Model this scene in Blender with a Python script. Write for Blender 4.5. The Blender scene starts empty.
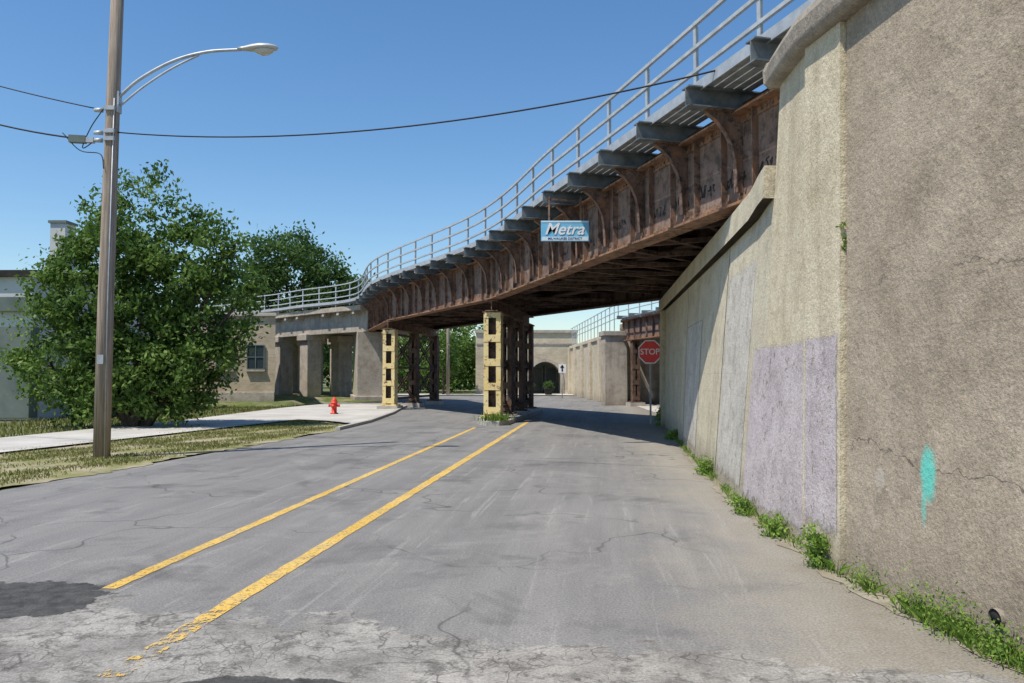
import bpy, math, random
import numpy as np
from mathutils import Vector, Matrix
random.seed(7); rng=np.random.default_rng(7)
scene=bpy.context.scene
Z=Vector((0,0,1))
V=Vector

# ------------------------------------------------------------ materials
class NB:
    def __init__(s,name,rough=0.9,metal=0.0,spec=0.3):
        s.m=bpy.data.materials.new(name); s.m.use_nodes=True
        s.t=s.m.node_tree; s.n=s.t.nodes; s.l=s.t.links
        s.b=s.n['Principled BSDF']; s.co=s.n.new('ShaderNodeTexCoord').outputs['Object']
        s.b.inputs['Roughness'].default_value=rough; s.b.inputs['Metallic'].default_value=metal
        s.b.inputs['Specular IOR Level'].default_value=spec
        s._sep=None
    def put(s,sock,v):
        if isinstance(v,bpy.types.NodeSocket): s.l.new(v,sock)
        else: sock.default_value=v
    def sep(s):
        if not s._sep:
            n=s.n.new('ShaderNodeSeparateXYZ'); s.l.new(s.co,n.inputs[0]); s._sep=n.outputs
        return s._sep
    def comb(s,x,y,z):
        n=s.n.new('ShaderNodeCombineXYZ')
        for i,a in enumerate((x,y,z)): s.put(n.inputs[i],a)
        return n.outputs[0]
    def scale(s,sc,vec=None):
        n=s.n.new('ShaderNodeMapping'); s.l.new(vec or s.co,n.inputs[0]); n.inputs['Scale'].default_value=sc
        return n.outputs[0]
    def noise(s,scale,detail=4,rough=0.6,vec=None,dist=0):
        n=s.n.new('ShaderNodeTexNoise'); s.l.new(vec or s.co,n.inputs['Vector'])
        n.inputs['Scale'].default_value=scale; n.inputs['Detail'].default_value=min(detail,4)
        n.inputs['Roughness'].default_value=rough; n.inputs['Distortion'].default_value=dist
        return n.outputs[0]
    def voro(s,scale,vec=None,feature='DISTANCE_TO_EDGE'):
        n=s.n.new('ShaderNodeTexVoronoi'); n.feature=feature
        s.l.new(vec or s.co,n.inputs['Vector']); n.inputs['Scale'].default_value=scale
        return n.outputs[0]
    def rng(s,v,a,b,c=0.0,d=1.0):
        n=s.n.new('ShaderNodeMapRange'); n.clamp=True
        s.put(n.inputs[0],v)
        for i,x in enumerate((a,b,c,d)): n.inputs[1+i].default_value=x
        return n.outputs[0]
    def math(s,op,a,b=0.0,c=0.0):
        n=s.n.new('ShaderNodeMath'); n.operation=op
        s.put(n.inputs[0],a); s.put(n.inputs[1],b)
        s.put(n.inputs[2],c)
        return n.outputs[0]
    def mix(s,f,a,b,mode='MIX'):
        n=s.n.new('ShaderNodeMix'); n.data_type='RGBA'; n.blend_type=mode
        s.put(n.inputs[0],f)
        for i,x in ((6,a),(7,b)):
            if isinstance(x,tuple) and len(x)==3: x=x+(1,)
            s.put(n.inputs[i],x)
        return n.outputs[2]
    def warp(s,amt,scale=2.0):
        n=s.n.new('ShaderNodeTexNoise'); s.l.new(s.co,n.inputs['Vector']); n.inputs['Scale'].default_value=scale
        n.inputs['Detail'].default_value=2
        m=s.n.new('ShaderNodeVectorMath'); m.operation='MULTIPLY_ADD'
        s.l.new(n.outputs['Color'],m.inputs[0]); m.inputs[1].default_value=(amt,)*3; s.l.new(s.co,m.inputs[2])
        return m.outputs[0]
    def ell(s,a,b,ca,cb,ra,rb,wn):
        u=s.math('DIVIDE',s.math('SUBTRACT',a,ca),ra); v=s.math('DIVIDE',s.math('SUBTRACT',b,cb),rb)
        return s.math('ADD',s.math('ADD',s.math('MULTIPLY',u,u),s.math('MULTIPLY',v,v)),wn)
    def alpha(s,f):
        s.put(s.b.inputs['Alpha'],f)
    def bump(s,h,strength=0.3,dist=0.02):
        n=s.n.new('ShaderNodeBump'); s.l.new(h,n.inputs['Height']); n.inputs['Strength'].default_value=strength
        n.inputs['Distance'].default_value=dist; s.l.new(n.outputs[0],s.b.inputs['Normal'])
    def col(s,c):
        if isinstance(c,tuple) and len(c)==3: c=c+(1,)
        s.put(s.b.inputs['Base Color'],c); return s.m

def mat_simple(name,c1,c2,scale=6,rough=0.8,metal=0,bump=0.1,spec=0.3,lo=.35,hi=.65):
    k=NB(name,rough,metal,spec); f=k.rng(k.noise(scale,3),lo,hi)
    c=k.mix(f,c1,c2)
    if bump>.2: k.bump(k.noise(scale*8,3),bump,.01)
    return k.col(c)

def mat_asphalt():
    k=NB('asphalt_road',0.92)
    x,y,z=k.sep()
    big=k.rng(k.noise(0.3,4),.3,.7)
    c=k.mix(big,(.155,.152,.148),(.215,.21,.202))
    u=k.math('SUBTRACT',x,k.math('MULTIPLY',y,0.12))
    wv=k.comb(k.math('MULTIPLY',u,1.8),k.math('MULTIPLY',y,.10),0.0)
    st=k.rng(k.noise(1.0,5,.7,vec=wv),.40,.66)
    c=k.mix(k.math('MULTIPLY',st,.65),c,(.26,.252,.238))
    wv2=k.comb(k.math('MULTIPLY',u,7.0),k.math('MULTIPLY',y,.35),0.0)
    st2=k.rng(k.noise(1.0,5,.75,vec=wv2,dist=.4),.58,.66)
    c=k.mix(k.math('MULTIPLY',st2,.4),c,(.36,.35,.33))
    p=k.rng(k.noise(.9,5,.75,dist=.8),.53,.68)
    c=k.mix(k.math('MULTIPLY',p,.4),c,(.32,.31,.29))
    dk=k.rng(k.noise(.55,5,.75,dist=.3),.54,.66)
    c=k.mix(k.math('MULTIPLY',dk,.6),c,(.095,.094,.092))
    nz=k.math('SUBTRACT',k.noise(.8,5,.75),.5)
    dd=k.math('ADD',k.math('SUBTRACT',x,k.math('MULTIPLY',y,.11)),k.math('MULTIPLY',nz,2.6))
    dm=k.rng(dd,.35,1.9)
    c=k.mix(k.math('MULTIPLY',dm,.85),c,(.33,.30,.245))
    dmk=k.rng(dd,1.4,2.0)
    c=k.mix(k.math('MULTIPLY',dmk,.5),c,(.16,.14,.11))
    n13=k.math('SUBTRACT',k.noise(1.3,5,.7),.5)
    ob=k.math('ADD',k.math('MULTIPLY',x,.28),y)
    ob=k.math('ADD',ob,k.math('MULTIPLY',n13,1.7))
    om=k.rng(ob,4.86,4.96,1,0)
    oc=k.mix(k.rng(k.noise(1.6,5,.75),.35,.62),(.20,.19,.175),(.36,.345,.315))
    oc=k.mix(k.rng(k.noise(5.5,5,.8),.50,.62),oc,(.15,.143,.13))
    wa=k.warp(.9,2.2)
    m=k.rng(k.voro(2.3,vec=wa),0,.022,1,0)
    m2=k.math('MULTIPLY',k.rng(k.voro(6.5,vec=wa),0,.035,1,0),k.rng(k.noise(1.4,2),.5,.56))
    m=k.math('MULTIPLY',m,k.rng(k.noise(1.1,3),.44,.52))
    oc=k.mix(k.math('MULTIPLY',k.math('MAXIMUM',m,m2),.75),oc,(.06,.057,.05))
    c=k.mix(om,c,oc)
    wn=k.math('MULTIPLY',k.math('SUBTRACT',k.noise(3.0,5,.75),.5),1.9)
    for e in ((-3.9,5.75,1.05,.52),(-1.35,4.08,.55,.24)):
        f=k.rng(k.ell(x,y,e[0],e[1],e[2],e[3],wn),.92,1.0,1,0)
        c=k.mix(f,c,k.mix(k.rng(k.noise(8,3),.35,.65),(.045,.044,.043),(.09,.088,.083)))
    a=k.noise(55,3,.75); c=k.mix(.9,c,k.mix(k.rng(a,.3,.7),(.6,.6,.6),(1.38,1.38,1.36)),'MULTIPLY')
    sp=k.rng(k.voro(30,feature='F1'),.0,.17,1,0)
    c=k.mix(k.math('MULTIPLY',sp,.3),c,(.45,.44,.40))
    e=k.voro(.42,vec=k.warp(.9,1.3)); m=k.rng(e,.0,.009,1,0)
    msk=k.rng(k.noise(.35,3),.46,.56)
    c=k.mix(k.math('MULTIPLY',k.math('MULTIPLY',m,msk),.7),c,(.05,.05,.05))
    k.bump(a,.5,.012); return k.col(c)

def mat_concrete(name,c1,c2,dark=(.1,.09,.08),board=.26,streak=.5,vertical=True,teal=False,crack=False,lineamt=.45,foot=.5,patch=None):
    k=NB(name,.93)
    x,y,z=k.sep()
    c=k.mix(k.rng(k.noise(.8,5,.7),.35,.65),c1,c2)
    blot=k.noise(2.6,5,.8)
    c=k.mix(k.math('MULTIPLY',k.rng(blot,.5,.64),.5),c,tuple(a*.64 for a in c1))
    c=k.mix(k.math('MULTIPLY',k.rng(blot,.34,.46,1,0),.35),c,tuple(min(.68,a*1.25) for a in c2))
    if vertical:
        s=k.noise(1.0,5,.75,vec=k.scale((1.9,1.9,.22)))
        c=k.mix(k.math('MULTIPLY',k.rng(s,.52,.70),streak*.8),c,dark)
    fine=k.noise(45,3,.75)
    c=k.mix(.85,c,k.mix(k.rng(fine,.3,.7),(.66,.66,.66),(1.3,1.3,1.28)),'MULTIPLY')
    if board:
        zz=k.math('ADD',z,k.math('MULTIPLY',k.noise(.9,3),.05))
        fr=k.math('FRACT',k.math('DIVIDE',zz,board))
        ln=k.rng(k.math('ABSOLUTE',k.math('SUBTRACT',fr,.5)),.0,.022,1,0)
        gate=k.rng(k.noise(1.0,4,.7,vec=k.scale((1.0,1.0,3.5))),.40,.58,.15,1)
        ln=k.math('MULTIPLY',ln,gate)
        c=k.mix(k.math('MULTIPLY',ln,lineamt),c,dark)
    if vertical:
        pit=k.rng(k.voro(13,feature='F1'),.0,.15,1,0)
        pit=k.math('MULTIPLY',pit,k.rng(blot,.48,.56))
        c=k.mix(k.math('MULTIPLY',pit,.6),c,dark)
        ft=k.rng(k.math('ADD',z,k.math('MULTIPLY',k.noise(3,3),.5)),.15,.8,foot,0)
        c=k.mix(ft,c,(.17,.145,.11))
    if crack:
        q=k.math('ADD',k.math('SUBTRACT',z,k.math('MULTIPLY',y,.05)),k.math('MULTIPLY',k.noise(1.6,5,.75),.5))
        for off in (1.0,2.25):
            m=k.rng(k.math('ABSOLUTE',k.math('SUBTRACT',q,off)),.002,.008,1,0)
            m=k.math('MULTIPLY',m,k.rng(k.noise(.5+off*.1,2),.42,.5))
            c=k.mix(k.math('MULTIPLY',m,.7),c,(.07,.06,.05))
    if teal:
        wn=k.math('MULTIPLY',k.math('SUBTRACT',k.noise(11,5,.8),.5),1.6)
        c=k.mix(k.rng(k.ell(y,z,5.37,.94,.078,.17,wn),.4,1.6,.85,0),c,(.10,.60,.50))
        c=k.mix(k.rng(k.ell(y,z,5.42,.72,.03,.14,wn),.3,1.3,.5,0),c,(.10,.60,.50))
        c=k.mix(k.rng(k.ell(y,z,5.95,.84,.07,.09,wn),.5,1.2,.5,0),c,(.50,.45,.38))
    if patch:
        y0,y1,z0,z1=patch
        wn=k.math('MULTIPLY',k.math('SUBTRACT',k.noise(6,5,.75),.5),.45)
        du=k.math('MINIMUM',k.math('SUBTRACT',y,y0),k.math('SUBTRACT',y1,y)); dv=k.math('MINIMUM',k.math('SUBTRACT',z,z0),k.math('MULTIPLY',k.math('SUBTRACT',z1,z),3.0))
        dd=k.math('ADD',k.math('MINIMUM',k.math('MULTIPLY',du,3.0),dv),wn)
        w2=k.rng(k.noise(8,5,.8),.60,.66,1,0)
        k.alpha(k.math('MULTIPLY',k.rng(dd,.02,.12),w2))
    k.bump(k.noise(14,4,.8),.6,.03); return k.col(c)

def mat_rust(name,c1=(.15,.09,.063),c2=(.27,.185,.145),c3=(.05,.037,.032),c4=(.38,.18,.09)):
    k=NB(name,.88,0,.2)
    c=k.mix(k.rng(k.noise(1.6,4,.75),.35,.65),c1,c2)
    b=k.noise(5,4,.8)
    c=k.mix(k.math('MULTIPLY',k.rng(b,.50,.62),.8),c,c3)
    c=k.mix(k.math('MULTIPLY',k.rng(b,.36,.46,1,0),.6),c,c4)
    s=k.noise(1.0,3,.7,vec=k.scale((5,5,.6)))
    c=k.mix(k.math('MULTIPLY',k.rng(s,.52,.68),.6),c,c3)
    return k.col(c)

def mat_yellow(name='faded_yellow_paint'):
    k=NB(name,.8)
    c=k.mix(k.rng(k.noise(2.5,5),.35,.65),(.72,.56,.24),(.78,.66,.36))
    c=k.mix(k.rng(k.noise(5,5,.85),.54,.62),c,(.18,.10,.06))
    return k.col(c)

def mat_roadpaint():
    k=NB('yellow_road_paint',.85)
    c=k.mix(k.rng(k.noise(1.5,5),.35,.65),(.62,.39,.08),(.70,.49,.16))
    st=k.rng(k.noise(3,5,.8),.48,.62)
    c=k.mix(k.math('MULTIPLY',st,.45),c,(.30,.24,.14))
    x,y,z=k.sep()
    w=k.rng(k.noise(34,5,.85),.54,.61,1,.15)
    thr=k.rng(y,4.4,5.9,.05,-.14)
    wn=k.math('SUBTRACT',k.noise(8,5,.85),k.math('ADD',.5,thr))
    near=k.rng(wn,.0,.04)
    nr=k.rng(y,6.3,6.8)
    k.alpha(k.math('MULTIPLY',w,k.math('MAXIMUM',near,nr)))
    return k.col(c)

def mat_grassground(name,g1=(.07,.10,.025),g2=(.15,.175,.05),d=(.26,.225,.15),dirt=.5):
    k=NB(name,1)
    c=k.mix(k.rng(k.noise(2.0,5,.7),.35,.65),g1,g2)
    c=k.mix(k.rng(k.noise(.9,5,.7),dirt,dirt+.14),c,d)
    c=k.mix(.8,c,k.mix(k.rng(k.noise(40,4,.8),.3,.7),(.6,.6,.6),(1.4,1.4,1.4)),'MULTIPLY')
    return k.col(c)

def mat_leaf(name,stops,tr_=.35):
    k=NB(name,.6,0,.25)
    at=k.n.new('ShaderNodeAttribute'); at.attribute_name='shade'
    r=k.n.new('ShaderNodeValToRGB'); k.l.new(at.outputs['Fac'],r.inputs[0])
    el=r.color_ramp.elements
    el[0].position=0; el[0].color=stops[0]+(1,); el[1].position=1; el[1].color=stops[-1]+(1,)
    for i,s in enumerate(stops[1:-1]):
        e=el.new((i+1)/(len(stops)-1)); e.color=s+(1,)
    k.col(r.outputs[0])
    tr=k.n.new('ShaderNodeBsdfTranslucent'); k.l.new(r.outputs[0],tr.inputs[0])
    ms=k.n.new('ShaderNodeMixShader'); ms.inputs[0].default_value=tr_
    k.l.new(k.b.outputs[0],ms.inputs[1]); k.l.new(tr.outputs[0],ms.inputs[2])
    k.l.new(ms.outputs[0],k.n['Material Output'].inputs[0]); return k.m

def mat_brick(name,b1,b2,mortar,sc=1.0):
    k=NB(name,.9); x,y,z=k.sep()
    n=k.n.new('ShaderNodeTexBrick'); k.l.new(k.comb(k.math('ADD',x,y),z,0.0),n.inputs[0])
    n.inputs['Color1'].default_value=b1+(1,); n.inputs['Color2'].default_value=b2+(1,); n.inputs['Mortar'].default_value=mortar+(1,)
    n.inputs['Scale'].default_value=1; n.inputs['Brick Width'].default_value=.24*sc; n.inputs['Row Height'].default_value=.08*sc
    n.inputs['Mortar Size'].default_value=.008*sc
    c=k.mix(.8,n.outputs[0],k.mix(k.rng(k.noise(.8,4,.7),.3,.7),(.7,.7,.7),(1.2,1.2,1.2)),'MULTIPLY')
    return k.col(c)

def mat_walk():
    k=NB('sidewalk_concrete',.9); x,y,z=k.sep()
    c=k.mix(k.rng(k.noise(.6,5),.35,.65),(.42,.40,.36),(.56,.54,.49))
    u=k.math('FRACT',k.math('DIVIDE',k.math('SUBTRACT',y,k.math('MULTIPLY',x,.2)),1.5))
    l=k.rng(k.math('ABSOLUTE',k.math('SUBTRACT',u,.5)),0,.014,1,0)
    u2=k.math('FRACT',k.math('DIVIDE',k.math('SUBTRACT',x,k.math('MULTIPLY',y,.2)),1.5))
    l2=k.rng(k.math('ABSOLUTE',k.math('SUBTRACT',u2,.5)),0,.014,1,0)
    c=k.mix(k.math('MULTIPLY',k.math('MAXIMUM',l,l2),.6),c,(.13,.12,.1))
    c=k.mix(.7,c,k.mix(k.rng(k.noise(40,4,.75),.3,.7),(.75,.75,.75),(1.2,1.2,1.2)),'MULTIPLY')
    return k.col(c)

M_ROAD=mat_asphalt(); M_WALK=mat_walk(); M_RP=mat_roadpaint()
M_GREY=mat_concrete('grey_board_concrete',(.335,.275,.205),(.42,.352,.27),dark=(.18,.145,.108),teal=True,crack=True,streak=.3,board=.30,lineamt=.45)
CR=dict(dark=(.29,.24,.17),streak=.5,board=.3,foot=.8)
M_CREAM=mat_concrete('cream_painted_concrete',(.52,.46,.34),(.60,.54,.41),**CR)
M_PIL=mat_concrete('yellowed_concrete',(.57,.49,.34),(.65,.57,.42),dark=(.32,.26,.17),streak=.5,board=.3,foot=.7)
LC=((.49,.425,.43),(.57,.505,.50)); LD=dict(dark=(.38,.32,.30),streak=.35,board=.3,foot=.35)
M_LILAC=mat_concrete('lilac_paint_on_concrete',*LC,patch=(6.49,7.31,.25,1.95),**LD)
M_LILAC2=mat_concrete('lilac_paint_on_concrete_b',*LC,patch=(7.42,9.95,.08,1.93),**LD)
M_WP1=mat_concrete('pale_paint_on_concrete',(.50,.465,.41),(.58,.545,.48),dark=(.34,.31,.26),streak=.45,board=.3,patch=(10.2,12.5,.1,3.1))
M_WP2=mat_concrete('pale_paint_on_concrete_b',(.50,.465,.41),(.58,.545,.48),dark=(.34,.31,.26),streak=.45,board=.3,patch=(15.6,18.3,.1,2.7))
M_COPE=mat_concrete('coping_concrete',(.25,.215,.175),(.38,.335,.275),dark=(.08,.07,.06),streak=.4,board=0,vertical=False)
M_CONC=mat_concrete('viaduct_concrete',(.38,.33,.27),(.50,.45,.38),dark=(.15,.13,.105),board=0,streak=.6)
M_FAR=mat_concrete('cream_far_wall',(.52,.45,.335),(.62,.55,.42),dark=(.29,.24,.18),board=.6,streak=.45)
M_KERB=mat_simple('kerb_concrete',(.34,.325,.29),(.46,.44,.39),4)
M_RUST=mat_rust('rusted_steel'); M_RUSTO=mat_rust('orange_rusted_steel',(.22,.12,.075),(.32,.20,.135),(.08,.05,.037),(.42,.20,.09))
M_WEB=mat_rust('weathered_web_plate',(.19,.13,.103),(.29,.21,.17),(.09,.064,.052),(.32,.185,.12))
M_RUSTD=mat_rust('shaded_rusted_steel',(.065,.044,.035),(.11,.075,.058),(.03,.023,.02),(.17,.09,.055))  # underside rust, colour darkened to deepen the shade below the decks
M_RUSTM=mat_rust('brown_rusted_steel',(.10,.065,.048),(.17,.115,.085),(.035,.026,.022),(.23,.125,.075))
M_YEL=mat_yellow()
M_GALV=mat_simple('galvanised_steel',(.36,.38,.40),(.48,.50,.52),5,.5,.3,.05)
M_RAIL=mat_simple('railing_steel',(.36,.385,.40),(.48,.51,.53),5,.5,.1,.05)
M_OUT=mat_simple('grey_painted_beam',(.10,.12,.13),(.20,.22,.23),4,.6,.0,.1)
M_PLANK=mat_simple('walkway_grating',(.17,.19,.20),(.30,.32,.33),5,.7,.0,.1)
M_LAWN=mat_grassground('grass_ground'); M_STRIP=mat_grassground('grass_verge',(.17,.175,.065),(.27,.255,.11),(.36,.31,.22),.46)
M_DIRT=mat_grassground('dirt',(.2,.175,.12),(.27,.235,.17),(.30,.27,.21),.45)
M_LEAF=mat_leaf('tree_leaves',[(.035,.075,.014),(.085,.16,.03),(.15,.245,.05),(.22,.32,.085)])
M_LEAF2=mat_leaf('dark_tree_leaves',[(.035,.075,.018),(.075,.145,.034),(.125,.21,.05)])
M_WEED=mat_leaf('weed_leaves',[(.10,.18,.03),(.18,.30,.05),(.30,.42,.09)])
M_GRASS=mat_leaf('grass_blades',[(.14,.18,.035),(.25,.27,.08),(.42,.38,.18)])
M_BARK=mat_simple('bark',(.06,.045,.035),(.13,.10,.075),8,.95,0,.5)
def mat_pole():
    k=NB('weathered_pole_wood',.9)
    v=k.scale((14,14,.5)); n=k.noise(1.5,5,.75,vec=v)
    c=k.mix(k.rng(n,.33,.67),(.17,.13,.10),(.44,.36,.29))
    k.bump(n,.6,.015); return k.col(c)
M_POLE=mat_pole()
M_BLACK=mat_simple('black_cable',(.012,.012,.014),(.02,.02,.02),5,.6,0,0)
M_RED=mat_simple('red_sign_paint',(.72,.035,.03),(.8,.05,.04),3,.4,0,0)
M_HYD=mat_simple('hydrant_red',(.60,.045,.03),(.72,.08,.045),5,.5,0,0)
M_WHITE=mat_simple('white_sign_paint',(.78,.78,.78),(.82,.82,.82),3,.5,0,0)
M_BLUE=mat_simple('blue_sign_panel',(.16,.46,.70),(.19,.50,.74),2,.5,0,0)
M_LBLUE=mat_simple('pale_sign_panel',(.62,.74,.80),(.66,.78,.84),2,.5,0,0)
M_NAVY=mat_simple('dark_blue_sign_ink',(.01,.06,.2),(.02,.08,.24),2,.5,0,0)
M_BRICK=mat_brick('tan_brick',(.50,.41,.28),(.40,.31,.205),(.42,.38,.31))
M_CBRICK=mat_brick('cream_brick',(.60,.52,.37),(.52,.44,.31),(.46,.41,.32),1.6)
M_DARK=mat_simple('dark_recess',(.02,.02,.02),(.035,.033,.03),3,.9,0,0)
M_INK=mat_simple('graffiti_ink',(.03,.025,.025),(.06,.05,.05),9,.8,0,0)
def mat_glass():
    k=NB('window_glass',.15,0,.5); return k.col((.03,.045,.05))
M_GLASS=mat_glass()
M_CLAD=mat_simple('pale_metal_cladding',(.50,.51,.50),(.60,.60,.58),.8,.6,0,.05)
M_GRYB=mat_simple('grey_green_panel',(.10,.13,.12),(.16,.19,.17),1.2,.6)
M_LAMP=mat_simple('lamp_head_grey',(.45,.45,.43),(.55,.55,.53),3,.45,.2)
def mat_lens():
    k=NB('lamp_lens',.12,0,.5); k.b.inputs['Transmission Weight'].default_value=.4; return k.col((.75,.75,.7))
M_LENS=mat_lens()

# ------------------------------------------------------------ mesh builder
class MB:
    def __init__(s): s.v=[];s.f=[];s.mi=[];s.mats=[];s.smooth=[]
    def idx(s,m):
        if m not in s.mats: s.mats.append(m)
        return s.mats.index(m)
    def add(s,vs,fs,m,smooth=False):
        o=len(s.v); s.v+= [tuple(v) for v in vs]; i=s.idx(m)
        for f in fs: s.f.append(tuple(a+o for a in f)); s.mi.append(i); s.smooth.append(smooth)
    def box(s,c,size,m,rot=0.0):
        cx,cy,cz=c; a,b,h=[q/2 for q in size]; cr,sr=math.cos(rot),math.sin(rot); vs=[]
        for dz in (-h,h):
            for dx,dy in ((-a,-b),(a,-b),(a,b),(-a,b)):
                vs.append((cx+dx*cr-dy*sr,cy+dx*sr+dy*cr,cz+dz))
        s.add(vs,[(0,3,2,1),(4,5,6,7),(0,1,5,4),(1,2,6,5),(2,3,7,6),(3,0,4,7)],m)
    def beam(s,p,q,w,h,m,side=None):
        p=V(p);q=V(q);d=(q-p).normalized()
        if side is None:
            side=d.cross(Z)
            if side.length<.05: side=V((1,0,0))
        side=V(side); side=(side-d*side.dot(d)).normalized(); up=side.cross(d).normalized()
        vs=[]
        for e in (p,q):
            for a,b in ((-1,-1),(1,-1),(1,1),(-1,1)): vs.append(e+side*a*w/2+up*b*h/2)
        s.add(vs,[(0,3,2,1),(4,5,6,7),(0,1,5,4),(1,2,6,5),(2,3,7,6),(3,0,4,7)],m)
    def ibeam(s,p,q,w,h,m,t=.025):
        p=V(p);q=V(q)
        o=V((0,0,h/2-t/2))
        s.beam(p+o,q+o,w,t,m); s.beam(p-o,q-o,w,t,m); s.beam(p,q,t*.8,h-2*t-.002,m)
    def plate(s,pts,nrm,t,m):
        n=V(nrm).normalized()*t/2; k=len(pts); pts=[V(p) for p in pts]
        vs=[p-n for p in pts]+[p+n for p in pts]
        fs=[tuple(range(k))[::-1],tuple(range(k,2*k))]+[(i,(i+1)%k,(i+1)%k+k,i+k) for i in range(k)]
        s.add(vs,fs,m)
    def poly(s,pts,z0,z1,m):
        k=len(pts)
        vs=[(x,y,z0) for x,y in pts]+[(x,y,z1) for x,y in pts]
        s.add(vs,[tuple(range(k))[::-1],tuple(range(k,2*k))]+[(i,(i+1)%k,(i+1)%k+k,i+k) for i in range(k)],m)
    def tube(s,pts,r,m,n=8,caps=True):
        pts=[V(p) for p in pts]; k=len(pts)
        if not hasattr(r,'__len__'): r=[r]*k
        vs=[];ref=None
        for i,p in enumerate(pts):
            d=(pts[min(i+1,k-1)]-pts[max(i-1,0)]).normalized()
            if ref is None:
                ref=d.cross(Z)
                if ref.length<.1: ref=V((1,0,0))
            ref=(ref-d*ref.dot(d)).normalized(); b=d.cross(ref)
            for j in range(n):
                a=2*math.pi*j/n; vs.append(p+(ref*math.cos(a)+b*math.sin(a))*r[i])
        fs=[(i*n+j,i*n+(j+1)%n,(i+1)*n+(j+1)%n,(i+1)*n+j) for i in range(k-1) for j in range(n)]
        if caps: fs+=[tuple(range(n))[::-1],tuple(range((k-1)*n,k*n))]
        s.add(vs,fs,m,True)
    def lathe(s,c,prof,m,n=16):
        vs=[];k=len(prof)
        for r,z in prof:
            for j in range(n):
                a=2*math.pi*j/n; vs.append((c[0]+r*math.cos(a),c[1]+r*math.sin(a),c[2]+z))
        fs=[(i*n+j,i*n+(j+1)%n,(i+1)*n+(j+1)%n,(i+1)*n+j) for i in range(k-1) for j in range(n)]
        fs+=[tuple(range(n))[::-1],tuple(range((k-1)*n,k*n))]
        s.add(vs,fs,m,True)
    def obj(s,name,parent=None,bevel=0):
        me=bpy.data.meshes.new(name); me.from_pydata(s.v,[],s.f)
        for m in s.mats: me.materials.append(m)
        me.polygons.foreach_set('material_index',s.mi); me.polygons.foreach_set('use_smooth',s.smooth)
        me.update()
        o=bpy.data.objects.new(name,me); scene.collection.objects.link(o)
        if parent: o.parent=parent
        if bevel:
            b=o.modifiers.new('bevel','BEVEL'); b.width=bevel; b.segments=2; b.limit_method='ANGLE'
        return o
def empty(name):
    o=bpy.data.objects.new(name,None); scene.collection.objects.link(o); o.empty_display_size=.2; return o
def sheet(name,pts,z,m,parent=None):
    b=MB(); b.add([(x,y,z) for x,y in pts],[tuple(range(len(pts)))],m); return b.obj(name,parent)
def text(body,loc,size,m,name,parent,rot=(math.pi/2,0,0),shear=0,ext=.004):
    c=bpy.data.curves.new(name,'FONT'); c.body=body; c.size=size; c.extrude=ext; c.align_x='CENTER'; c.align_y='CENTER'; c.shear=shear; c.offset=size*.012
    c.materials.append(m); o=bpy.data.objects.new(name,c); o.location=loc; o.rotation_euler=rot
    scene.collection.objects.link(o); o.parent=parent; return o
def interp(x,xs,ys): return float(np.interp(x,xs,ys))
def catmull(P,n=8):
    P=[V(p) for p in P]; Q=[P[0]*2-P[1]]+P+[P[-1]*2-P[-2]]; out=[]
    for i in range(1,len(Q)-2):
        a,b,c,d=Q[i-1:i+3]
        for j in range(n):
            t=j/n; out.append(.5*((2*b)+(c-a)*t+(2*a-5*b+4*c-d)*t*t+(3*b-a-3*c+d)*t**3))
    out.append(P[-1]); return out

# ------------------------------------------------------------ ground, road
sheet('ground',[(-400,-200),(400,-200),(400,600),(-400,600)],-.03,M_LAWN)
WB_Y=[-6,6.45,7.35,9.48,12.8,25.8]; WB_X=[3.84,2.66,2.69,2.78,3.2,4.85]
def wbase(y): return interp(y,WB_Y,WB_X)
kerb=[(-12.0,-10),(-9.0,0),(-7.1,11.1),(-5.9,18),(-5.0,23.3),(-4.75,27),(-4.85,33),(-5.05,36),(-5.3,41),(-7.5,43.5),(-14,45)]
road=[(4.6,-10)]+[(wbase(y)+.4,y) for y in (-6,6.45,9.48,12.8,25.8)]+[(6.0,30),(7.4,36),(8,44),(6.0,60),(3,61.5),(-60,62),(-60,45.5)]+kerb[::-1]
sheet('road',road,0.0,M_ROAD)
random.seed(3)
def stripe(name,p,q,w):
    b=MB(); p=V(p);q=V(q); d=(q-p).normalized(); n=V((-d.y,d.x)); L=[];R=[]; k=160
    for i in range(k+1):
        c=p+(q-p)*i/k; e=lambda:random.uniform(-.008,.008)
        a=c+n*(w/2+e()); bb=c-n*(w/2+e()); L.append((a.x,a.y,.005)); R.append((bb.x,bb.y,.005))
    b.add(L+R,[(i,i+1,k+1+i+1,k+1+i)[::-1] for i in range(k)],M_RP); return b.obj(name)
stripe('yellow_road_line',(-3.02,6.05),(-1.12,24.4),.115)
stripe('yellow_road_line',(-2.13,4.3),(.52,27.2),.14)
b=MB(); ys=np.linspace(-4,25.8,150); L=[(wbase(y)+.05,y,.006) for y in ys]; R=[(wbase(y)-.08-random.uniform(0,.14),y,.006) for y in ys]
k=len(ys); b.add(L+R,[(i,i+1,k+i+1,k+i) for i in range(k-1)],M_DIRT); b.obj('dirt_verge')
b=MB()
for a,c in zip(kerb[4:-1],kerb[5:]):
    b.beam((a[0]-.07,a[1],.02),(c[0]-.07,c[1],.02),.15,.14,M_KERB)
b.obj('kerb')
vedge=[]
for a,c in zip(kerb[:4],kerb[1:5]):
    for j in range(40):
        t=j/40; vedge.append((a[0]+(c[0]-a[0])*t+random.uniform(-.14,.08)+.14*math.sin(a[1]+t*9),a[1]+(c[1]-a[1])*t))
verge=vedge+[(-5.14,23.3),(-4.95,25.2),(-6.3,27.2),(-7.5,28.0),(-10.3,16),(-13.8,0),(-16,-10)]
sheet('grass_verge',verge,.008,M_STRIP)
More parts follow.
